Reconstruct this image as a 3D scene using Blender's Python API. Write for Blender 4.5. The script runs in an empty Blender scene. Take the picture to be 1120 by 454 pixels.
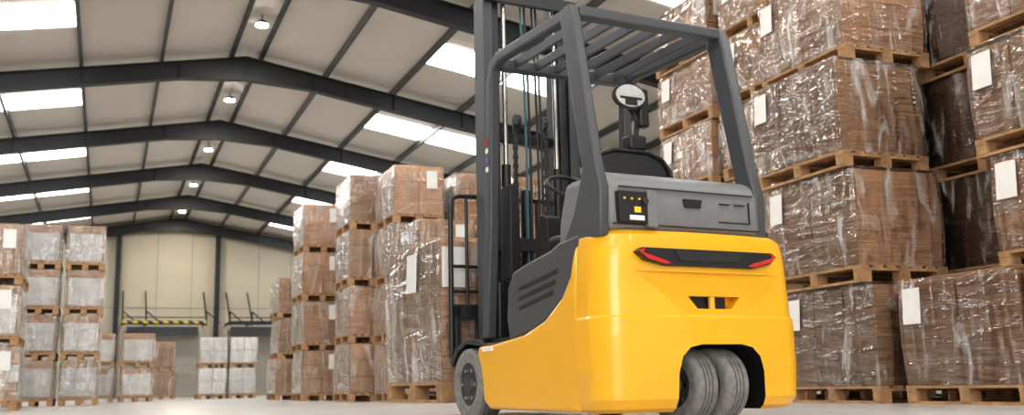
import bpy, bmesh, math, random
from mathutils import Vector, Matrix, noise
S=bpy.context.scene
COL=bpy.context.collection
R=random.Random(7)
try:
    S.view_settings.view_transform='Standard'
except Exception: pass

# ---------------------------------------------------------------- materials
def newmat(name):
    m=bpy.data.materials.new(name); m.use_nodes=True
    nt=m.node_tree; b=nt.nodes['Principled BSDF']
    return m,nt,b
def mat(name,col,rough=.5,metal=0.,coat=0.,var=0.,vscale=8.,bump=0.,bscale=60.,spec=.5):
    m,nt,b=newmat(name)
    b.inputs['Base Color'].default_value=(*col,1); b.inputs['Roughness'].default_value=rough
    b.inputs['Metallic'].default_value=metal; b.inputs['Coat Weight'].default_value=coat
    b.inputs['Specular IOR Level'].default_value=spec
    tc=nt.nodes.new('ShaderNodeTexCoord')
    if var>0:
        n=nt.nodes.new('ShaderNodeTexNoise'); n.inputs['Scale'].default_value=vscale; n.inputs['Detail'].default_value=5
        nt.links.new(tc.outputs['Object'],n.inputs['Vector'])
        r=nt.nodes.new('ShaderNodeValToRGB')
        r.color_ramp.elements[0].position=.3; r.color_ramp.elements[1].position=.7
        r.color_ramp.elements[0].color=(*[c*(1-var) for c in col],1); r.color_ramp.elements[1].color=(*[min(1,c*(1+var)) for c in col],1)
        nt.links.new(n.outputs['Fac'],r.inputs['Fac']); nt.links.new(r.outputs['Color'],b.inputs['Base Color'])
    if bump>0:
        n2=nt.nodes.new('ShaderNodeTexNoise'); n2.inputs['Scale'].default_value=bscale; n2.inputs['Detail'].default_value=4
        nt.links.new(tc.outputs['Object'],n2.inputs['Vector'])
        bp=nt.nodes.new('ShaderNodeBump'); bp.inputs['Strength'].default_value=bump; bp.inputs['Distance'].default_value=.01
        nt.links.new(n2.outputs['Fac'],bp.inputs['Height']); nt.links.new(bp.outputs['Normal'],b.inputs['Normal'])
    return m
def emis(name,col,st):
    m,nt,b=newmat(name)
    b.inputs['Base Color'].default_value=(*col,1)
    b.inputs['Emission Color'].default_value=(*col,1); b.inputs['Emission Strength'].default_value=st
    return m
YEL=mat('yellow_paint',(.92,.455,.008),.28,coat=.35,var=.03,vscale=3,bump=.04,bscale=250)
GREY=mat('grey_plastic',(.053,.057,.064),.42,var=.06,vscale=20,bump=.05,bscale=400)
LGREY=mat('light_grey_cover',(.17,.175,.18),.42,var=.05,vscale=20,bump=.05,bscale=400)
DARK=mat('dark_steel',(.015,.016,.019),.4,var=.2,vscale=15)
BLACK=mat('black_plastic',(.008,.008,.009),.42,var=.2,vscale=15)
SEATM=mat('seat_vinyl',(.012,.012,.014),.4,var=.2,vscale=12,bump=.1,bscale=120)
STEEL=mat('bright_steel',(.5,.5,.5),.25,metal=1,var=.1)
TYRE=mat('tyre_rubber',(.21,.205,.195),.8,var=.25,vscale=25,bump=.2,bscale=90)
RIM=mat('rim_paint',(.03,.03,.034),.45,var=.2)
REDL=mat('red_lens',(.6,.012,.01),.15,coat=.6,var=.05)
LENS=mat('lamp_reflector',(.85,.87,.88),.15,metal=.5,var=.1,vscale=60)
WHITE=mat('white_sticker',(.85,.85,.83),.5,var=.03)
BLUE=mat('blue_sticker',(.05,.15,.5),.5,var=.03)
YST=mat('yellow_sticker',(.85,.6,.03),.5,var=.03)
TEAL=mat('teal_hose',(.03,.12,.14),.4,var=.1)
NAVY=mat('navy_steel_paint',(.006,.008,.012),.5,var=.15,vscale=2)
PURL=mat('purlin_steel',(.05,.052,.056),.5,var=.1,vscale=2)
WOOD=mat('pallet_wood',(.40,.225,.105),.75,var=.35,vscale=9,bump=.2,bscale=50)
def cardboard(name,col,layered):
    m,nt,b=newmat(name); N=nt.nodes; L=nt.links
    tc=N.new('ShaderNodeTexCoord'); mp=N.new('ShaderNodeMapping')
    mp.inputs['Scale'].default_value=(2,2,90) if layered else (3,3,3)
    L.new(tc.outputs['Object'],mp.inputs['Vector'])
    n=N.new('ShaderNodeTexNoise'); n.inputs['Scale'].default_value=1.5; n.inputs['Detail'].default_value=4
    L.new(mp.outputs['Vector'],n.inputs['Vector'])
    oi=N.new('ShaderNodeObjectInfo')
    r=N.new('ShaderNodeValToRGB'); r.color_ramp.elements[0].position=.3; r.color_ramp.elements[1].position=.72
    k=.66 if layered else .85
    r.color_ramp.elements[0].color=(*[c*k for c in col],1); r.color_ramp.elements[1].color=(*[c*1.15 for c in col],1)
    L.new(n.outputs['Fac'],r.inputs['Fac'])
    hs=N.new('ShaderNodeHueSaturation'); mr=N.new('ShaderNodeMapRange'); mr.inputs['To Min'].default_value=.82; mr.inputs['To Max'].default_value=1.15
    L.new(oi.outputs['Random'],mr.inputs['Value']); L.new(mr.outputs['Result'],hs.inputs['Value']); L.new(r.outputs['Color'],hs.inputs['Color'])
    L.new(hs.outputs['Color'],b.inputs['Base Color'])
    b.inputs['Roughness'].default_value=.7
    bp=N.new('ShaderNodeBump'); bp.inputs['Strength'].default_value=.4; bp.inputs['Distance'].default_value=.004
    L.new(n.outputs['Fac'],bp.inputs['Height']); L.new(bp.outputs['Normal'],b.inputs['Normal'])
    return m
CARD=cardboard('cardboard',(.60,.36,.195),False)
CARDL=cardboard('cardboard_sheets',(.68,.415,.24),True)
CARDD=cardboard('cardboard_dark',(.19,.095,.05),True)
CARDW=cardboard('cardboard_white',(.86,.85,.83),False)
TAPE=mat('packing_tape',(.62,.44,.28),.3,var=.05)
def film(name,base,streak,gl):
    m,nt,b=newmat(name); N=nt.nodes; L=nt.links
    N.remove(b)
    tc=N.new('ShaderNodeTexCoord')
    oi=N.new('ShaderNodeObjectInfo'); ad=N.new('ShaderNodeVectorMath'); ad.operation='ADD'
    ml=N.new('ShaderNodeMath'); ml.operation='MULTIPLY'; ml.inputs[1].default_value=37.0; L.new(oi.outputs['Random'],ml.inputs[0])
    L.new(tc.outputs['Object'],ad.inputs[0]); L.new(ml.outputs[0],ad.inputs[1])
    def nz(scale,rot,sc,det,dist):
        mp=N.new('ShaderNodeMapping'); mp.inputs['Scale'].default_value=scale; mp.inputs['Rotation'].default_value=rot
        L.new(ad.outputs[0],mp.inputs['Vector'])
        n=N.new('ShaderNodeTexNoise'); n.inputs['Scale'].default_value=sc; n.inputs['Detail'].default_value=det; n.inputs['Distortion'].default_value=dist
        L.new(mp.outputs['Vector'],n.inputs['Vector']); return n
    n=nz((5,5,1.3),(.5,.4,.2),1.3,5,1.0)
    r=N.new('ShaderNodeValToRGB'); r.color_ramp.elements[0].position=.55; r.color_ramp.elements[1].position=.76
    r.color_ramp.elements[0].color=(base,)*3+(1,); r.color_ramp.elements[1].color=(streak,)*3+(1,)
    L.new(n.outputs['Fac'],r.inputs['Fac'])
    a=nz((4,4,.8),(.15,.2,.1),1.4,2,.8); c=nz((1.2,1.2,4.5),(.5,.6,.1),1.5,3,1.2)
    sm=N.new('ShaderNodeMath'); sm.operation='ADD'; L.new(a.outputs['Fac'],sm.inputs[0]); L.new(c.outputs['Fac'],sm.inputs[1])
    bp=N.new('ShaderNodeBump'); bp.inputs['Strength'].default_value=.95; bp.inputs['Distance'].default_value=.045
    L.new(sm.outputs[0],bp.inputs['Height'])
    tr=N.new('ShaderNodeBsdfTransparent'); g=N.new('ShaderNodeBsdfGlossy'); g.inputs['Roughness'].default_value=.09; g.inputs['Color'].default_value=(1,1,1,1)
    L.new(bp.outputs['Normal'],g.inputs['Normal'])
    fr=N.new('ShaderNodeFresnel'); fr.inputs['IOR'].default_value=1.5; L.new(bp.outputs['Normal'],fr.inputs['Normal'])
    mu=N.new('ShaderNodeMath'); mu.operation='MULTIPLY'; mu.use_clamp=True; mu.inputs[1].default_value=gl; L.new(fr.outputs[0],mu.inputs[0])
    m1=N.new('ShaderNodeMixShader'); L.new(mu.outputs[0],m1.inputs['Fac']); L.new(tr.outputs[0],m1.inputs[1]); L.new(g.outputs[0],m1.inputs[2])
    df=N.new('ShaderNodeBsdfDiffuse'); df.inputs['Color'].default_value=(.92,.92,.92,1); L.new(bp.outputs['Normal'],df.inputs['Normal'])
    m2=N.new('ShaderNodeMixShader'); L.new(r.outputs['Color'],m2.inputs['Fac']); L.new(m1.outputs[0],m2.inputs[1]); L.new(df.outputs[0],m2.inputs[2])
    L.new(m2.outputs[0],N['Material Output'].inputs['Surface'])
    return m
FILM=film('stretch_film',.005,.6,2.4)
FILMW=film('stretch_film_milky',.04,.55,2.0)
# ---------------------------------------------------------------- mesh helpers
class MB:
    def __init__(s): s.bm=bmesh.new(); s.mats=[]
    def mi(s,m):
        if m not in s.mats: s.mats.append(m)
        return s.mats.index(m)
    def box(s,c,d,m,rot=None):
        i=s.mi(m); M=Matrix.Translation(Vector(c))
        if rot is not None: M=M@rot.to_4x4()
        vs=[s.bm.verts.new(M@Vector((x*d[0]/2,y*d[1]/2,z*d[2]/2))) for x in(-1,1) for y in(-1,1) for z in(-1,1)]
        for f in ((0,1,3,2),(4,6,7,5),(0,4,5,1),(2,3,7,6),(0,2,6,4),(1,5,7,3)):
            fc=s.bm.faces.new([vs[k] for k in f]); fc.material_index=i
    def bb(s,a,b,m):
        s.box([(a[k]+b[k])/2 for k in range(3)],[abs(b[k]-a[k]) for k in range(3)],m)
    def beam(s,a,b,w,h,m,up=(0,0,1)):
        a=Vector(a);b=Vector(b);d=b-a; y=d.normalized(); x=y.cross(Vector(up)).normalized(); z=x.cross(y)
        s.box((a+b)/2,(w,d.length,h),m,Matrix((x,y,z)).transposed())
    def prism(s,prof,x0,x1,m,axis='x'):
        i=s.mi(m)
        def P(u,v,t):
            return {'x':(t,u,v),'y':(u,t,v),'z':(u,v,t)}[axis]
        A=[s.bm.verts.new(P(u,v,x0)) for u,v in prof]; B=[s.bm.verts.new(P(u,v,x1)) for u,v in prof]
        n=len(prof)
        fs=[s.bm.faces.new(A),s.bm.faces.new(B[::-1])]
        for k in range(n): fs.append(s.bm.faces.new((A[k],B[k],B[(k+1)%n],A[(k+1)%n])))
        for f in fs: f.material_index=i
    def cyl(s,a,b,r,m,n=20,r2=None):
        i=s.mi(m); a=Vector(a);b=Vector(b); d=(b-a).normalized()
        t=Vector((1,0,0)) if abs(d.x)<.9 else Vector((0,1,0)); u=d.cross(t).normalized(); v=d.cross(u)
        r2=r if r2 is None else r2
        A=[s.bm.verts.new(a+r*(u*math.cos(2*math.pi*k/n)+v*math.sin(2*math.pi*k/n))) for k in range(n)]
        B=[s.bm.verts.new(b+r2*(u*math.cos(2*math.pi*k/n)+v*math.sin(2*math.pi*k/n))) for k in range(n)]
        fs=[s.bm.faces.new(A),s.bm.faces.new(B[::-1])]
        for k in range(n): fs.append(s.bm.faces.new((A[k],B[k],B[(k+1)%n],A[(k+1)%n])))
        for f in fs: f.material_index=i
    def lathe(s,prof,c,m,n=40,axis=Vector((1,0,0)),sc=(1,1)):
        i=s.mi(m); c=Vector(c); t=Vector((0,0,1)); u=axis.cross(t).normalized(); v=axis.cross(u)
        rings=[]
        for k in range(n):
            a=2*math.pi*k/n; dr=u*math.cos(a)*sc[0]+v*math.sin(a)*sc[1]
            rings.append([s.bm.verts.new(c+dr*r+axis*tt) for r,tt in prof])
        np_=len(prof)
        for k in range(n):
            A=rings[k];B=rings[(k+1)%n]
            for j in range(np_):
                f=s.bm.faces.new((A[j],B[j],B[(j+1)%np_],A[(j+1)%np_])); f.material_index=i
    def obj(s,name,parent=None,bevel=0,seg=2,smooth=True,loc=(0,0,0),rot=0):
        bmesh.ops.recalc_face_normals(s.bm,faces=s.bm.faces[:])
        me=bpy.data.meshes.new(name); s.bm.to_mesh(me); s.bm.free()
        for m in s.mats: me.materials.append(m)
        return place(name,me,parent,bevel,seg,smooth,loc,rot)
def place(name,me,parent=None,bevel=0,seg=2,smooth=True,loc=(0,0,0),rot=0):
    o=bpy.data.objects.new(name,me); COL.objects.link(o); o.location=loc; o.rotation_euler=(0,0,rot)
    if parent: o.parent=parent
    if bevel>0:
        b=o.modifiers.new('bevel','BEVEL'); b.width=bevel; b.segments=seg; b.limit_method='ANGLE'; b.angle_limit=math.radians(35)
    if smooth:
        try:
            me.shade_smooth() if hasattr(me,'shade_smooth') else None
            me.set_sharp_from_angle(angle=math.radians(38))
        except Exception: pass
    return o
def tube(name,pts,r,m,parent=None,cyclic=False,smooth=False):
    cu=bpy.data.curves.new(name,'CURVE'); cu.dimensions='3D'; cu.bevel_depth=r; cu.bevel_resolution=4; cu.use_fill_caps=True
    if smooth:
        sp=cu.splines.new('BEZIER'); sp.bezier_points.add(len(pts)-1)
        for p,q in zip(sp.bezier_points,pts): p.co=q; p.handle_left_type=p.handle_right_type='AUTO'
    else:
        sp=cu.splines.new('POLY'); sp.points.add(len(pts)-1)
        for p,q in zip(sp.points,pts): p.co=(*q,1)
    sp.use_cyclic_u=cyclic
    cu.materials.append(m)
    o=bpy.data.objects.new(name,cu); COL.objects.link(o)
    if parent: o.parent=parent
    return o
def empty(name,loc=(0,0,0),rot=0):
    e=bpy.data.objects.new(name,None); COL.objects.link(e); e.location=loc; e.rotation_euler=(0,0,rot); e.empty_display_size=.2
    return e

# ---------------------------------------------------------------- camera (solved from the photo's vanishing points)
pi_,ya,ro,h=.1758,.3856,-.0218,.216
fw=Vector((math.sin(ya)*math.cos(pi_),math.cos(ya)*math.cos(pi_),math.sin(pi_)))
r0=Vector((math.cos(ya),-math.sin(ya),0)); u0=r0.cross(fw)
r2=r0*math.cos(ro)+u0*math.sin(ro); u2=u0*math.cos(ro)-r0*math.sin(ro)
cam=bpy.data.cameras.new('camera'); co=bpy.data.objects.new('camera',cam); COL.objects.link(co)
M=Matrix((r2,u2,-fw)).transposed().to_4x4(); M.translation=Vector((0,0,h)); co.matrix_world=M
cam.sensor_width=36; cam.lens=36*1092.65/1120; cam.clip_start=.02; cam.clip_end=300
cam.dof.use_dof=True; cam.dof.focus_distance=5.8; cam.dof.aperture_fstop=2.8
S.camera=co

# ---------------------------------------------------------------- hall shell
RX,RZ,SL,HW=2.637,7.78,.173,10.0
YF,YB=-8.0,45.2
XL,XR=RX-HW,RX+HW
EZ=RZ-SL*HW
m,nt,b=newmat('polished_concrete'); N=nt.nodes;L=nt.links
tc=N.new('ShaderNodeTexCoord'); n=N.new('ShaderNodeTexNoise'); n.inputs['Scale'].default_value=1.2; n.inputs['Detail'].default_value=8
L.new(tc.outputs['Object'],n.inputs['Vector']); r=N.new('ShaderNodeValToRGB')
r.color_ramp.elements[0].color=(.42,.41,.40,1); r.color_ramp.elements[1].color=(.58,.57,.56,1); r.color_ramp.elements[0].position=.3; r.color_ramp.elements[1].position=.7
L.new(n.outputs['Fac'],r.inputs['Fac']); L.new(r.outputs['Color'],b.inputs['Base Color'])
n3=N.new('ShaderNodeTexNoise'); n3.inputs['Scale'].default_value=90; L.new(tc.outputs['Object'],n3.inputs['Vector'])
bp=N.new('ShaderNodeBump'); bp.inputs['Strength'].default_value=.12; bp.inputs['Distance'].default_value=.003
L.new(n3.outputs['Fac'],bp.inputs['Height']); L.new(bp.outputs['Normal'],b.inputs['Normal'])
b.inputs['Roughness'].default_value=.28
FLOORM=m
q=MB(); q.bb((XL-.3,YF,-.2),(XR+.3,YB+.3,0),FLOORM); q.obj('floor',smooth=False)
m,nt,b=newmat('roof_panel_white'); N=nt.nodes;L=nt.links
tc=N.new('ShaderNodeTexCoord'); w=N.new('ShaderNodeTexWave'); w.bands_direction='Y'; w.inputs['Scale'].default_value=1.6
L.new(tc.outputs['Object'],w.inputs['Vector']); bp=N.new('ShaderNodeBump'); bp.inputs['Strength'].default_value=.3; bp.inputs['Distance'].default_value=.02
L.new(w.outputs['Fac'],bp.inputs['Height']); L.new(bp.outputs['Normal'],b.inputs['Normal'])
n=N.new('ShaderNodeTexNoise'); n.inputs['Scale'].default_value=.6; L.new(tc.outputs['Object'],n.inputs['Vector'])
r=N.new('ShaderNodeValToRGB'); r.color_ramp.elements[0].color=(.64,.59,.52,1); r.color_ramp.elements[1].color=(.78,.73,.66,1)
L.new(n.outputs['Fac'],r.inputs['Fac']); L.new(r.outputs['Color'],b.inputs['Base Color']); b.inputs['Roughness'].default_value=.6
ROOFM=m
WALLM=mat('cream_wall_panel',(.50,.45,.34),.6,var=.05,vscale=.7)
SEAM=mat('wall_seam',(.31,.29,.24),.6,var=.05)
SKY=emis('skylight_panel',(.97,.985,1.0),12)
q=MB()
for sgn in (-1,1):
    prof=[(RX,RZ),(RX+sgn*(HW+.3),RZ-SL*(HW+.3)),(RX+sgn*(HW+.3),RZ-SL*(HW+.3)+.15),(RX,RZ+.15)]
    q.prism(prof,YF,YB+.3,ROOFM,'y')
q.obj('ceiling',smooth=False)
q=MB(); q.bb((XL-.25,YF,0),(XL,YB,EZ),WALLM)
for k in range(9): q.bb((XL,YF,.9+k*.75),(XL+.01,YB,.92+k*.75),SEAM) if .92+k*.75<EZ else None
q.obj('wall_left',smooth=False)
q=MB(); q.bb((XR,YF,0),(XR+.25,YB,EZ),WALLM)
q.obj('wall_right',smooth=False)
q=MB(); q.prism([(XL-.25,0),(XR+.25,0),(XR+.25,EZ-.06),(RX,RZ-.01),(XL-.25,EZ-.06)],YB,YB+.25,WALLM,'y')
for k in range(14):
    x=XL+.7+k*1.42; q.bb((x,YB-.012,0),(x+.03,YB,RZ-SL*abs(x-RX)-.06),SEAM)
q.bb((XL,YB-.015,3.75),(XR,YB,3.79),SEAM)
q.obj('wall_back',smooth=False)
SP=5.69; Y1=22.19
def frame(y,name):
    q=MB(); t=.1
    for sgn in(-1,1):
        def P(dx,dz): return (RX+sgn*dx,RZ-.17-SL*dx+dz)
        dep=.38
        prof=[P(0,0),P(HW-.2,0),P(HW-.2,-dep-.45),P(HW-2.6,-dep),P(1.4,-dep),P(0,-dep-.14)]
        q.prism(prof,y-.01,y+.01,NAVY,'y')
        q.prism([P(0,0),P(HW-.2,0),P(HW-.2,-.02),P(0,-.02)],y-t,y+t,NAVY,'y')
        q.prism([P(0,-dep-.14),P(1.4,-dep),P(1.4,-dep-.025),P(0,-dep-.165)],y-t,y+t,NAVY,'y')
        q.prism([P(1.4,-dep),P(HW-2.6,-dep),P(HW-2.6,-dep-.025),P(1.4,-dep-.025)],y-t,y+t,NAVY,'y')
        q.prism([P(HW-2.6,-dep),P(HW-.2,-dep-.45),P(HW-.2,-dep-.475),P(HW-2.6,-dep-.025)],y-t,y+t,NAVY,'y')
        for k in (1.4,3.4,5.1,HW-2.6):
            q.prism([P(k,0),P(k+.02,0),P(k+.02,-dep),P(k,-dep)],y-t,y+t,NAVY,'y')
        xc=RX+sgn*(HW-.3)
        zt=RZ-.17-SL*(HW-.3)
        q.bb((xc-.18,y-.01,0),(xc+.18,y+.01,zt),NAVY)
        q.bb((xc-.19,y-t,0),(xc-.17,y+t,zt),NAVY); q.bb((xc+.17,y-t,0),(xc+.19,y+t,zt),NAVY)
    q.bb((RX-.015,y-t,RZ-.7),(RX+.015,y+t,RZ-.17),NAVY)
    q.obj(name,smooth=False)
for k in range(-5,5): frame(Y1+SP*k-(.12 if k==4 else 0),'steel_portal_frame')
q=MB()
for sgn in(-1,1):
    for dx in (.32,1.8,3.4,5.08,6.76,8.4,9.7):
        x=RX+sgn*dx; z=RZ-SL*dx
        mm=NAVY if dx in(.32,) else PURL
        q.bb((x-.03,YF,z-.17),(x+.03,YB,z-.01),mm)
q.obj('roof_purlins',smooth=False)
wi=1
for k in range(-5,4):
    yc=Y1+SP*(k+.5)
    for sgn in(-1,1):
        q=MB()
        for a,b_ in ((3.46,5.02),(5.14,6.7)):
            zz=lambda d:RZ-SL*d-.012
            q.prism([(RX+sgn*a,zz(a)),(RX+sgn*b_,zz(b_)),(RX+sgn*b_,zz(b_)-.02),(RX+sgn*a,zz(a)-.02)],yc-.62,yc+.62,SKY,'y')
        q.obj('window_%d'%wi,smooth=False); wi+=1
LAMP=emis('lamp_glow',(1,.95,.86),80)
for k in range(-5,5):
    y=Y1+SP*(k-.42)
    q=MB(); q.cyl((0,0,.0),(0,0,.08),.14,DARK,24,.08); q.cyl((0,0,-.03),(0,0,.0),.12,LAMP,24)
    q.cyl((0,0,.08),(0,0,.22),.012,DARK,8)
    e=q.obj('high_bay_lamp',loc=(RX,y,RZ-.24))
    l=bpy.data.lights.new('lamp_light','AREA'); l.shape='DISK'; l.size=.5; l.energy=150; l.color=(1,.9,.78)
    lo=bpy.data.objects.new('lamp_light',l); COL.objects.link(lo); lo.parent=e; lo.location=(0,0,-.06)
q=MB()
for x in (.3,4.35,8.4,-3.7):
    q.bb((x-.1,YB-.3,0),(x+.1,YB-.02,RZ-SL*abs(x-RX)-.3),NAVY)
q.obj('trim_1',smooth=False)
DOOR=mat('door_panel',(.33,.31,.26),.5,var=.05)
STR,nt,b=newmat('hazard_stripe'); N=nt.nodes;L=nt.links
tc=N.new('ShaderNodeTexCoord'); w=N.new('ShaderNodeTexWave'); w.bands_direction='DIAGONAL'; w.inputs['Scale'].default_value=1.6
r=N.new('ShaderNodeValToRGB'); r.color_ramp.interpolation='CONSTANT'; r.color_ramp.elements[0].color=(.02,.02,.02,1); r.color_ramp.elements[1].position=.5; r.color_ramp.elements[1].color=(.7,.55,.02,1)
L.new(tc.outputs['Object'],w.inputs['Vector']); L.new(w.outputs['Fac'],r.inputs['Fac']); L.new(r.outputs['Color'],b.inputs['Base Color'])
for i,(x0,x1) in enumerate(((.55,3.8),(4.75,7.3))):
    q=MB(); q.bb((x0+.1,YB-.08,0),(x1-.1,YB-.02,2.8),DOOR)
    for k in range(6): q.bb((x0+.1,YB-.09,.45*k+.48),(x1-.1,YB-.08,.45*k+.5),SEAM)
    q.obj('door_%d'%(i+1),smooth=False)
    q=MB()
    for x in (x0,x1,x0+.9):
        q.beam((x,YB-.02,3.05),(x,YB-1.9,3.05),.07,.08,NAVY,(0,0,1))
        q.beam((x,YB-.05,4.45),(x,YB-1.8,3.1),.06,.06,NAVY,(1,0,0)); q.beam((x,YB-1.82,3.5),(x,YB-1.82,2.9),.06,.06,NAVY,(1,0,0))
        q.beam((x,YB-1.82,3.5),(x+.55,YB-1.82,3.02),.05,.05,NAVY,(0,1,0))
    q.bb((x0,YB-1.95,3.0),(x1,YB-1.89,3.10),STR if i==0 else NAVY)
    q.bb((x0,YB-1.95,3.22),(x1,YB-1.89,3.26),NAVY)
    q.bb((x0,YB-1.0,3.0),(x1,YB-.92,3.08),NAVY)
    q.bb((x0+.2,YB-.5,2.6),(x1-.2,YB-.1,2.95),PURL)
    q.obj('door_canopy_frame',smooth=False)

# ---------------------------------------------------------------- pallet loads
def pallet(q,w,l):
    for i in range(7):
        x=-w/2+.05+(w-.1)*i/6
        q.box((x,0,.132),(.095,l,.022),WOOD)
    for j in(-1,0,1):
        y=j*(l/2-.05)
        q.box((0,y,.11),(w,.095,.022),WOOD)
        for i in(-1,0,1):
            q.box((i*(w/2-.06),y,.06),(.11,.095,.078),WOOD)
    for i in(-1,0,1): q.box((i*(w/2-.06),0,.011),(.1,l,.022),WOOD)
def load(name,w,l,h,style,seed,labels=((-1,'y',.6),),fm=None):
    rr=random.Random(seed*17+3); q=MB(); pallet(q,w,l)
    nb=len(q.bm.verts)
    z0=.145; W=w-.05; Lh=l-.05
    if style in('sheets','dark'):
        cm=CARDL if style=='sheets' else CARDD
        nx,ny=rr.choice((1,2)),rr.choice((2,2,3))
        sx,sy=W/nx,Lh/ny
        for i in range(nx):
            for j in range(ny):
                z=z0; top=h-rr.uniform(0,.03); dx,dy=0,0
                while z<top-.008:
                    t=min(rr.uniform(.014,.04),top-z)
                    if rr.random()<.12: dx,dy=rr.uniform(-.006,.006),rr.uniform(-.006,.006)
                    q.box((-W/2+sx*(i+.5)+dx+rr.uniform(-.003,.003),-Lh/2+sy*(j+.5)+dy+rr.uniform(-.003,.003),z+t/2),(sx-.012,sy-.012,t-.002),cm); z+=t
    else:
        cm=CARDW if style=='white' else CARD
        nx,ny,nz=(2,3,3) if style!='white' else (2,2,2)
        if style=='label': nx,ny,nz=1,2,1
        sx,sy,sz=W/nx,Lh/ny,(h-z0)/nz
        for i in range(nx):
            for j in range(ny):
                for k in range(nz):
                    c=(-W/2+sx*(i+.5)+rr.uniform(-.008,.008),-Lh/2+sy*(j+.5)+rr.uniform(-.008,.008),z0+sz*(k+.5))
                    mm=cm
                    if style=='mix': mm=CARDW if rr.random()<.4 else CARD
                    q.box(c,(sx-.012,sy-.012,sz-.008),mm)
                    if style=='label':
                        q.box((c[0],c[1],c[2]-sz*.08),(sx*.88,sy-.004,sz*.74),CARDW)
                        q.box((c[0],c[1],c[2]-sz*.08),(sx-.004,sy*.86,sz*.74),CARDW)
                    elif style!='white':
                        q.box((c[0],c[1],c[2]),(.05,sy-.010,sz-.006),TAPE)
                        q.box((c[0],c[1],c[2]),(sx-.010,.05,sz-.006),TAPE)
    f=fm or FILM; fi=q.mi(f); n=12; e=.012
    X=W/2+e; Y=Lh/2+e; zt=h+.004; zb=.13
    def disp(p,nrm):
        a=noise.noise(Vector((p[0]*4+seed*3.1,p[1]*4,p[2]*7)))*.014+noise.noise(Vector((p[0]*14+seed,p[1]*14,p[2]*5)))*.008
        return Vector(p)+Vector(nrm)*max(a,-.006)
    def grid(fn,nrm,nu,nv):
        V=[[q.bm.verts.new(disp(fn(u/nu,v/nv),nrm if 0<u<nu and 0<v<nv else (0,0,0))) for v in range(nv+1)] for u in range(nu+1)]
        for u in range(nu):
            for v in range(nv):
                fc=q.bm.faces.new((V[u][v],V[u+1][v],V[u+1][v+1],V[u][v+1])); fc.material_index=fi; fc.smooth=True
    H=zt-zb
    grid(lambda u,v:(-X+2*X*u,-Y,zb+H*v),(0,-1,0),n,n); grid(lambda u,v:(-X+2*X*u,Y,zb+H*v),(0,1,0),n,n)
    grid(lambda u,v:(-X,-Y+2*Y*u,zb+H*v),(-1,0,0),n,n); grid(lambda u,v:(X,-Y+2*Y*u,zb+H*v),(1,0,0),n,n)
    grid(lambda u,v:(-X+2*X*u,-Y+2*Y*v,zt),(0,0,0),n,n)
    for s_,ax,u in labels:
        zc=h-.21
        if ax=='y': q.box((-X+2*X*u,s_*(Y+.017),zc),(.17,.004,.28),WHITE)
        else: q.box((s_*(X+.017),-Y+2*Y*u,zc),(.004,.18,.28),WHITE)
    lx,ly=rr.uniform(-.02,.02),rr.uniform(-.02,.02)
    q.bm.verts.ensure_lookup_table()
    for v in q.bm.verts[nb:]:
        t=max(0,(v.co.z-z0)/(h-z0)); s_=math.sin(math.pi*min(1,t))*.014
        v.co.x+=lx*t+s_*v.co.x/X; v.co.y+=ly*t+s_*v.co.y/Y
    bmesh.ops.recalc_face_normals(q.bm,faces=q.bm.faces[:])
    me=bpy.data.meshes.new(name); q.bm.to_mesh(me); q.bm.free()
    for m_ in q.mats: me.materials.append(m_)
    return me
CACHE={}
def put(style,x0,y0,z,w,l,h,seed=0,rot=None,labels=((-1,'x',.82),(-1,'y',.2)),fm=None):
    key=(style,round(w,2),round(l,2),round(h,2),seed,labels,fm.name if fm else '')
    if key not in CACHE: CACHE[key]=load('pallet_load',w,l,h,style,seed,labels,fm)
    o=bpy.data.objects.new('pallet_of_cartons' if style in('cartons','mix','white','label') else 'pallet_of_cardboard_sheets',CACHE[key]); COL.objects.link(o)
    o.location=(x0+w/2,y0+l/2,z); o.rotation_euler=(0,0,R.uniform(-.018,.018) if rot is None else rot)
    return o
def stack(styles,x0,y0,w,l,hs,seed=0,jit=.03,labels=((-1,'x',.82),(-1,'y',.2)),fm=None):
    z=0
    for k,hh in enumerate(hs):
        put(styles[k%len(styles)],x0+R.uniform(-jit,jit),y0+R.uniform(-jit,jit),z,w,l,hh,(seed+k)%3,labels=labels,fm=fm)
        z+=hh+.008
LX=((-1,'x',.87),)
put('sheets',5.89,5.13,0,.95,1.17,.97,1,labels=LX)
put('sheets',5.89,3.9,0,.95,1.17,.97,2,labels=LX)
put('sheets',6.2,4.44,.98,.95,1.12,.88,1,labels=LX)
put('sheets',6.2,4.50,1.87,.95,1.17,.88,2,labels=LX)
put('sheets',6.25,4.5,2.76,.95,1.17,.9,0,labels=LX)
put('sheets',5.89,6.58,0,.95,1.22,1.0,0,labels=LX)
put('sheets',5.87,6.66,1.01,.95,1.26,1.0,1,labels=LX)
put('sheets',5.83,6.74,2.02,.97,1.26,1.0,2,labels=LX)
put('sheets',6.02,6.80,3.03,.97,1.26,.95,1,labels=LX)
put('sheets',6.02,6.80,3.99,.97,1.26,.95,0,labels=LX)
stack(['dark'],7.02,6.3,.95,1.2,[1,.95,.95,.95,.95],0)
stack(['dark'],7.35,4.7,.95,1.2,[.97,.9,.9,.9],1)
stack(['sheets','cartons'],8.1,6.2,.95,1.2,[1,.95,.95,.95,.95],0)
stack(['cartons','sheets'],6.4,8.15,.9,1.2,[.8]*7,0)
stack(['sheets','cartons'],6.42,9.55,.9,1.2,[.8]*6,1)
stack(['cartons'],7.5,8.15,.9,1.2,[.8]*7,1)
stack(['cartons'],7.5,9.55,.9,1.2,[.8]*7,2)
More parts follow.
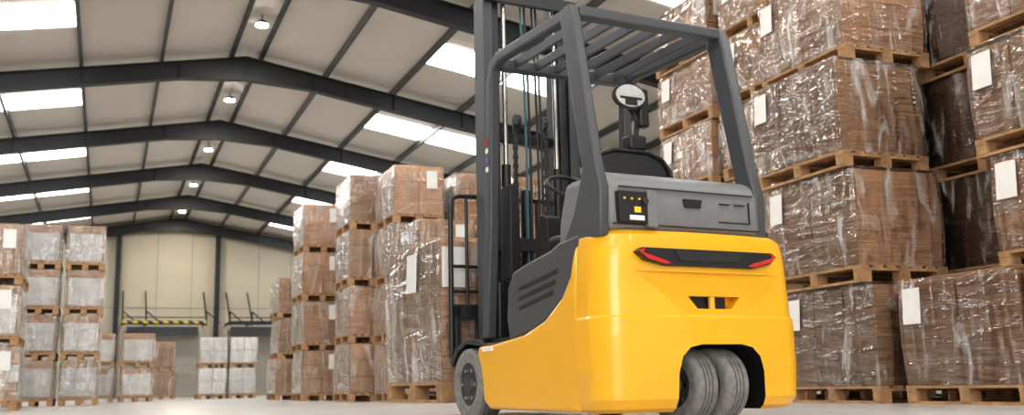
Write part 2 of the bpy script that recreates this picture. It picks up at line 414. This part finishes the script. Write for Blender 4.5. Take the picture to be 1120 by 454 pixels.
# middle rows
LY=((-1,'y',.75),)
stack(['cartons','sheets'],3.67,16.3,.85,1.15,[.94]*4,1,labels=LY,fm=FILMW)
stack(['cartons','sheets'],3.45,19.3,.8,1.15,[.94]*4,0,labels=LY,fm=FILMW)
stack(['cartons'],3.45,22.3,.8,1.15,[.88]*3,2,labels=LY,fm=FILMW)
stack(['cartons'],4.65,17.0,.85,1.15,[.94]*4,2,labels=LY,fm=FILMW)
stack(['sheets','cartons'],3.98,14.7,.82,1.15,[.9]*4,2,labels=LY,fm=FILMW)
stack(['cartons'],4.95,14.7,.85,1.15,[.88]*4,0,labels=LY)
stack(['cartons'],5.95,14.7,.85,1.15,[.88]*4,1,labels=LY)
stack(['cartons'],3.96,13.25,.85,1.15,[.84]*3,1,labels=LY)
stack(['cartons'],4.92,13.25,.85,1.15,[.84]*3,2,labels=LY)
# left rows
stack(['mix','label','cartons'],-1.98,16.2,.82,1.15,[.92,.88,.88],0,labels=LY)
stack(['label'],-.84,21.6,.74,1.15,[.88]*4,0,jit=.01,labels=())
stack(['label'],-1.64,21.6,.74,1.15,[.88]*4,1,jit=.01,labels=())
stack(['label'],-2.44,21.6,.74,1.15,[.88]*4,2,jit=.01,labels=())
stack(['label'],-.58,27.4,.8,1.15,[.85]*2,2,labels=())
stack(['label'],.32,27.3,.8,1.15,[.85]*2,1,labels=())
stack(['cartons'],1.3,35.,.85,1.2,[.92]*2,1,labels=())
stack(['white'],2.56,31.2,.82,1.2,[.9]*2,0,labels=(),fm=FILMW)
stack(['white'],3.42,31.2,.82,1.2,[.9]*2,1,labels=(),fm=FILMW)

# ---------------------------------------------------------------- forklift
FA=math.radians(4.9)
FK=empty('forklift',(2.84,4.406,0),FA)
def fkw(x,y): return (2.84+x*math.cos(FA)-y*math.sin(FA),4.406+x*math.sin(FA)+y*math.cos(FA))
# the load the truck is carrying on its forks
lw,ll=1.13,1.08
cxw,cyw=fkw(.0,2.14+ll/2)
put('sheets',cxw-lw/2,cyw-ll/2,.105,lw,ll,1.13,4,rot=FA,labels=((-1,'x',.45),(-1,'y',.09)),fm=FILMW)
levels=[(.065,.065,.60,),(.085,.035,.625),(.13,.012,.645),(.3,.002,.65),(.535,.004,.648),(.548,.016,.64),(.70,.022,.637),(.72,.025,.636),(.74,.024,.636),(.9,.026,.623),(.96,.036,.610),(.985,.06,.585),(.992,.1,.55)]
OX=.06
q=MB(); q.mi(YEL)
rings=[]
for z,yr,hw in levels:
    rc=.17; pts=[(-hw+OX,.30),(-hw+OX,.26)]
    for k in range(0,9):
        a=math.pi/2*k/8
        pts.append((OX-(hw-rc)-rc*math.cos(a), yr+rc*.95-rc*.95*math.sin(a)+.022))
    nn=10
    for k in range(1,nn):
        x=-(hw-rc)+2*(hw-rc)*k/nn; pts.append((x+OX,yr+.022*(abs(x)/(hw-rc))**2))
    for k in range(8,-1,-1):
        a=math.pi/2*k/8
        pts.append((OX+(hw-rc)+rc*math.cos(a), yr+rc*.95-rc*.95*math.sin(a)+.022))
    pts+=[(hw+OX,.26),(hw+OX,.30)]
    rings.append([q.bm.verts.new((x,y,z)) for x,y in pts])
for A,B in zip(rings,rings[1:]):
    n_=len(A)
    for k in range(n_): q.bm.faces.new((A[k],A[(k+1)%n_],B[(k+1)%n_],B[k]))
q.bm.faces.new(rings[0][::-1]); q.bm.faces.new(rings[-1])
cw=q.obj('counterweight',FK)
q=MB(); q.mi(YEL)
cx=.11
arch=[(cx-.29,-.1),(cx-.275,.26),(cx-.25,.34),(cx-.20,.385),(cx-.13,.40),(cx+.13,.40),(cx+.20,.385),(cx+.25,.34),(cx+.275,.26),(cx+.29,-.1)]
q.prism(arch,-.2,.28,BLACK,'y')
cut1=q.obj('c1',FK)
q=MB(); q.mi(YEL)
q.prism([(cx-.17,.65),(cx-.11,.585),(cx+.11,.585),(cx+.17,.65)],-.2,.12,YEL,'y')
cut2=q.obj('c2',FK)
q=MB(); q.mi(YEL)
q.prism([(OX-.44,.77),(OX-.17,.565),(OX+.25,.565),(OX+.50,.77)],-.2,.05,YEL,'y')
cut3=q.obj('c3',FK)
for c in (cut1,cut3,cut2):
    md=cw.modifiers.new('b','BOOLEAN'); md.object=c; md.operation='DIFFERENCE'; md.solver='EXACT'
    try: md.material_mode='TRANSFER'
    except Exception: pass
bpy.context.view_layer.update()
dg=bpy.context.evaluated_depsgraph_get()
me=bpy.data.meshes.new_from_object(cw.evaluated_get(dg))
cw.modifiers.clear(); cw.data=me
for c in (cut1,cut2,cut3): bpy.data.objects.remove(c)
try: me.shade_smooth(); me.set_sharp_from_angle(angle=math.radians(24))
except Exception: pass
bv=cw.modifiers.new('bevel','BEVEL'); bv.width=.008; bv.segments=3; bv.limit_method='ANGLE'; bv.angle_limit=math.radians(36)
q=MB(); q.bb((cx-.11,.1,.585),(cx+.11,.118,.65),BLACK); q.cyl((cx,.075,.58),(cx,.075,.66),.018,YEL,14); q.obj('tow_slot',FK)
q=MB(); q.cyl((cx-.04,.14,.985),(cx-.04,.14,1.02),.012,STEEL,12); q.cyl((cx-.04,.14,1.02),(cx-.04,.14,1.035),.03,BLACK,16)
q.obj('tow_pin',FK)
q=MB()
q.prism([(OX-.45,.866),(OX-.42,.887),(OX+.42,.887),(OX+.45,.866),(OX+.40,.824),(OX+.28,.798),(OX-.28,.798),(OX-.40,.824)],.004,.08,BLACK,'y')
q.prism([(OX-.22,.872),(OX+.22,.872),(OX+.19,.826),(OX-.19,.826)],-.001,.01,DARK,'y')
for s_ in(-1,1):
    q.prism([(OX+s_*.445,.866),(OX+s_*.42,.878),(OX+s_*.405,.878),(OX+s_*.42,.860),(OX+s_*.28,.823),(OX+s_*.25,.812),(OX+s_*.28,.804),(OX+s_*.39,.829)],-.004,.01,REDL,'y')
q.obj('tail_light_band',FK,bevel=.002)
# yellow chassis sides
q=MB()
prof=[(.305,.07),(1.36,.075),(1.44,.12),(1.46,.25),(1.48,.33),(1.53,.41),(1.50,.455),(1.3,.46),(.9,.495),(.65,.56),(.45,.67),(.36,.77),(.305,.93)]
q.prism(prof,-.582,-.50,YEL); q.prism(prof,.50,.582,YEL)
q.obj('chassis_side_panels',FK,bevel=.02,seg=3)
q=MB(); q.bb((-.50,.31,.1),(.50,1.45,.5),BLACK); q.bb((-.5,1.45,.2),(.5,1.6,.5),BLACK)
q.bb((-.34,1.60,.12),(.34,1.79,.42),DARK)
q.obj('chassis',FK)
q=MB()
prof=[(.305,.94),(.36,.775),(.46,.675),(.66,.565),(.91,.5),(1.12,.475),(1.15,.60),(1.13,.78),(1.06,.87),(.9,.9),(.6,.94),(.5,.97),(.3,.985)]
q.prism(prof,-.56,-.45,GREY); q.prism(prof,.45,.56,GREY)
prof2=[(.3,.5),(1.08,.5),(1.08,.86),(.9,.9),(.55,.95),(.3,.97)]
q.prism(prof2,-.46,.46,GREY)
q.obj('battery_hood',FK,bevel=.018,seg=3)
q=MB()
for s_ in(-1,1):
    for k in range(3):
        z=.83-k*.055; y0=.52+k*.03; y1=.98
        q.prism([(y0,z),(y1,z-.06),(y1+.01,z-.085),(y0,z-.028)],s_*.557,s_*.5615,BLACK)
q.obj('hood_vents',FK)
q=MB()
prof=[(.09,.985),(.075,1.02),(.085,1.20),(.12,1.275),(.18,1.30),(.52,1.30),(.6,1.1),(.62,.95)]
q.prism(prof,-.50,.48,LGREY); q.obj('rear_cover',FK,bevel=.035,seg=4)
q=MB()
q.bb((-.44,.072,1.205),(.43,.082,1.211),BLACK); q.bb((-.48,.07,1.01),(.46,.08,1.016),BLACK)
q.prism([(-.04,1.165),(.08,1.165),(.07,1.12),(-.03,1.12)],.068,.08,BLACK,'y')
for i,x in enumerate((.2,.3)): q.bb((x,.068,1.15),(x+.07,.08,1.155),BLACK)
q.bb((.19,.068,1.05),(.40,.078,1.055),BLACK); q.bb((.395,.068,1.05),(.40,.078,1.17),BLACK)
q.obj('cover_seams',FK)
q=MB(); q.bb((-.46,.045,1.02),(-.27,.09,1.18),BLACK)
for i in range(3):
    q.cyl((-.43+i*.045,.046,1.14),(-.43+i*.045,.036,1.14),.006,YST,10)
q.bb((-.37,.042,1.07),(-.33,.05,1.10),YST); q.bb((-.40,.042,1.03),(-.31,.05,1.055),WHITE); q.cyl((-.305,.046,1.13),(-.305,.03,1.13),.018,DARK,14)
q.bb((-.29,.04,1.0),(-.23,.078,1.19),LGREY)
q.obj('battery_connector_panel',FK,bevel=.004)
# overhead guard
q=MB()
for s_ in(-1,1):
    prof=[(.10,.95),(.50,.93),(.36,1.10),(.255,1.32),(.44,2.20),(.40,2.27),(.33,2.27),(.30,2.2),(.13,1.36),(.085,1.2)]
    a,b_=((-.55,-.49) if s_<0 else (.46,.535)); q.prism(prof,a,b_,GREY)
q.obj('guard_rear_posts',FK,bevel=.015,seg=3)
q=MB()
for s_ in(-1,1):
    prof=[(.33,2.27),(.36,2.20),(1.25,2.225),(1.33,2.19),(1.36,2.1),(1.40,1.2),(1.47,.5),(1.55,.5),(1.49,1.2),(1.43,2.14),(1.38,2.25),(1.28,2.29)]
    a,b_=(s_*.535,s_*.47); q.prism(prof,min(a,b_),max(a,b_),GREY)
q.bb((-.49,.31,2.20),(.47,.39,2.265),GREY)
q.bb((-.47,1.31,2.2),(.47,1.39,2.27),GREY)
q.bb((-.47,1.43,.5),(.47,1.5,.85),BLACK)
q.obj('overhead_guard_frame',FK,bevel=.012,seg=3)
q=MB()
for i in range(6):
    x=-.375+i*.15
    q.beam((x,.36,2.235),(x,1.34,2.245),.022,.06,GREY)
q.obj('overhead_guard_bars',FK,bevel=.004)
# mast
q=MB()
for s_ in(-1,1):
    x=s_*.36
    q.bb((x-.012,1.80,.06),(x+.012,1.95,2.95),GREY); 
    q.bb((min(x,x-s_*.06),1.80,.06),(max(x,x-s_*.06),1.82,2.95),GREY); q.bb((min(x,x-s_*.06),1.93,.06),(max(x,x-s_*.06),1.95,2.95),GREY)
    x=s_*.29
    q.bb((x-.01,1.83,.1),(x+.01,1.97,3.1),DARK); q.bb((min(x,x-s_*.05),1.83,.1),(max(x,x-s_*.05),1.85,3.1),DARK); q.bb((min(x,x-s_*.05),1.955,.1),(max(x,x-s_*.05),1.97,3.1),DARK)
    x=s_*.235
    q.bb((x-.01,1.87,.15),(x+.01,2.0,3.2),DARK)
for z in (.25,1.1,2.85): q.bb((-.36,1.76,z),(.36,1.80,z+.09),DARK)
for z in (.5,1.9,2.6,3.1): q.bb((-.28,1.99,z),(.28,2.01,z+.07),DARK)
q.obj('mast',FK,bevel=.003)
q=MB()
for s_ in(-1,1):
    q.cyl((s_*.2,1.83,.15),(s_*.2,1.83,1.7),.032,BLACK,16); q.cyl((s_*.2,1.83,1.7),(s_*.2,1.83,3.0),.018,STEEL,14)
    for k in range(46):
        z=.55+k*.032
        q.box((s_*.12,1.84,z),(.026 if k%2 else .036,.016,.03),DARK)
q.cyl((0,1.93,.2),(0,1.93,1.55),.04,BLACK,18)
q.cyl((-.12,1.84,2.02),(-.09,1.84,2.02),.05,DARK,18); q.cyl((.12,1.84,2.02),(.09,1.84,2.02),.05,DARK,18)
q.obj('lift_cylinders_and_chains',FK)
for i,x in enumerate((-.06,-.03,.03,.06)):
    tube('hydraulic_hose_%d'%i,[(x,1.80,.6),(x,1.79,1.3),(x,1.80,2.2),(x,1.84,2.9)],.009,BLACK if i else TEAL,FK,smooth=True)
q=MB()
for z in (.28,.66): q.bb((-.5,2.03,z),(.5,2.07,z+.1),DARK)
for x in (-.5,.46,-.06): q.bb((x,2.03,.28),(x+.04,2.06,.75),DARK)
q.obj('fork_carriage',FK,bevel=.004)
pts=[(-.52,2.06,.40),(-.52,2.06,1.44),(-.505,2.06,1.49),(-.46,2.06,1.51),(.46,2.06,1.51),(.505,2.06,1.49),(.52,2.06,1.44),(.52,2.06,.40)]
tube('load_backrest_frame',pts,.018,DARK,FK)
for i,x in enumerate((-.40,-.28,-.15,0,.15,.28,.40)):
    tube('load_backrest_bar_%d'%i,[(x,2.06,.7),(x,2.06,1.51)],.012,DARK,FK)
for i,z in enumerate((1.02,.85)): tube('load_backrest_rail_%d'%i,[(-.52,2.06,z),(.52,2.06,z)],.012,DARK,FK)
q=MB()
for s_ in(-1,1):
    x=s_*.27
    q.prism([(2.08,.72),(2.115,.72),(2.115,.20),(2.14,.188),(3.15,.175),(3.15,.16),(2.10,.145),(2.08,.17)],x-.055,x+.055,DARK)
q.obj('forks',FK,bevel=.004)
def wheel(name,c,r,w,tyre,rot=0,side=-1,parent=FK):
    q=MB()
    hw=w/2; prof=[(r*.60,-hw*.9),(r*.8,-hw),(r*.93,-hw*.97),(r*.985,-hw*.85),(r,-hw*.6)]
    for g in (-.33,0,.33):
        prof+=[(r,hw*(g-.09)),(r-.012,hw*(g-.07)),(r-.012,hw*(g+.07)),(r,hw*(g+.09))]
    prof+=[(r,hw*.6),(r*.985,hw*.85),(r*.93,hw*.97),(r*.8,hw),(r*.60,hw*.9)]
    q.lathe(prof,(0,0,0),tyre,48)
    q.cyl((-hw*.75,0,0),(hw*.75,0,0),r*.62,RIM,32); 
    for s_ in(-1,1):
        q.cyl((s_*hw*.70,0,0),(s_*hw*.95,0,0),r*.28,RIM,24,r*.24)
        for k in range(6):
            a=k*math.pi/3; q.cyl((s_*hw*.75,r*.43*math.cos(a),r*.43*math.sin(a)),(s_*hw*.86,r*.43*math.cos(a),r*.43*math.sin(a)),.013,STEEL,6)
    o=q.obj(name,parent,loc=c,rot=rot); return o
wheel('front_wheel_left',(-.49,1.70,.225),.225,.17,TYRE)
wheel('front_wheel_right',(.49,1.70,.225),.225,.17,TYRE)
wheel('rear_wheel_left',(cx-.09,.24,.195),.195,.155,TYRE,rot=math.radians(8))
wheel('rear_wheel_right',(cx+.09,.215,.195),.195,.155,TYRE,rot=math.radians(8))
q=MB()
for s_ in(-1,1):
    prof=[(1.46,.46),(1.52,.50),(1.72,.51),(1.90,.45),(1.97,.36),(1.95,.34),(1.86,.43),(1.72,.48),(1.54,.46)]
    a,b_=s_*.57,s_*.38; q.prism(prof,min(a,b_),max(a,b_),BLACK)
    q.bb((min(s_*.57,s_*.4),1.16,.44),(max(s_*.57,s_*.4),1.46,.47),BLACK)
q.obj('fenders',FK,bevel=.006)
q=MB(); q.bb((-.59,1.30,.42),(-.58,1.44,.445),WHITE)
for z,mm in ((1.74,REDL),(1.68,WHITE),(1.62,BLUE),(1.56,WHITE)):
    q.cyl((-.534,1.43,z),(-.539,1.43,z),.018,mm,16)
q.obj('stickers',FK)
q=MB()
q.prism([(.72,1.0),(1.18,1.0),(1.22,1.05),(1.18,1.11),(.75,1.10)],-.25,.25,SEATM)
q.obj('seat_cushion',FK,bevel=.04,seg=4)
q=MB(); q.mi(SEATM)
prof=[(-.27,1.05),(-.29,1.35),(-.28,1.46),(-.22,1.53),(-.12,1.565),(.12,1.565),(.22,1.53),(.28,1.46),(.29,1.35),(.27,1.05)]
q.prism(prof,.60,.73,SEATM,'y'); q.obj('seat_backrest',FK,bevel=.045,seg=4)
tube('seat_piping',[(x*.97,.598,z-.02) for x,z in prof],.012,BLACK,FK)
q=MB(); q.prism([(1.2,.5),(1.43,.5),(1.43,1.2),(1.36,1.28),(1.28,1.25)],-.2,.2,BLACK)
q.cyl((-.05,1.36,1.2),(-.05,1.2,1.42),.03,BLACK,16); q.bb((.18,1.25,1.15),(.42,1.42,1.25),BLACK)
for i in range(3): q.cyl((.22+i*.06,1.3,1.25),(.22+i*.06,1.28,1.36),.012,BLACK,10)
q.bb((-.44,1.3,.86),(-.38,1.45,1.45),BLACK)
q.obj('steering_column',FK,bevel=.006)
cu=[(-.05+.17*math.cos(a),1.19+.17*math.sin(a)*.82,1.43+.17*math.sin(a)*.57) for a in [2*math.pi*k/28 for k in range(28)]]
tube('steering_wheel',cu,.014,BLACK,FK,cyclic=True)
q=MB()
q.lathe([(0.001,-.07),(.05,-.065),(.085,-.02),(.098,.0),(.098,.02),(.001,.02)],(.01,.62,1.88),BLACK,28,Vector((0,-1,0)),(1.2,.8))
q.lathe([(0.001,.02),(.084,.021),(.084,.026),(.001,.028)],(.01,.62,1.88),LENS,28,Vector((0,-1,0)),(1.2,.8))
q.box((.01,.59,1.865),(.15,.008,.012),BLACK); q.box((.01,.59,1.84),(.08,.01,.035),BLACK)
q.obj('work_lamp',FK)
tube('work_lamp_stalk',[(.03,.66,1.85),(.10,.68,1.77),(.08,.66,1.68),(.05,.64,1.57)],.018,BLACK,FK,smooth=True)
q=MB(); q.box((.05,.64,1.60),(.12,.10,.09),BLACK); q.box((.13,.66,1.83),(.07,.06,.24),BLACK); q.obj('lamp_bracket',FK,bevel=.015)

# ---------------------------------------------------------------- light
w=bpy.data.worlds.new('world'); S.world=w; w.use_nodes=True
bg=w.node_tree.nodes['Background']; bg.inputs['Color'].default_value=(1,.98,.95,1); bg.inputs['Strength'].default_value=.85
def area(name,loc,size,energy,rot,col=(1,1,1)):
    l=bpy.data.lights.new(name,'AREA'); l.shape='RECTANGLE'; l.size,l.size_y=size; l.energy=energy; l.color=col
    o=bpy.data.objects.new(name,l); COL.objects.link(o); o.location=loc; o.rotation_euler=rot
area('camera_side_fill',(-2.5,-7,3.2),(6,4.5),600,(math.radians(82),0,math.radians(-10)),(1,.96,.91))  # area light added behind the camera to brighten surfaces facing it
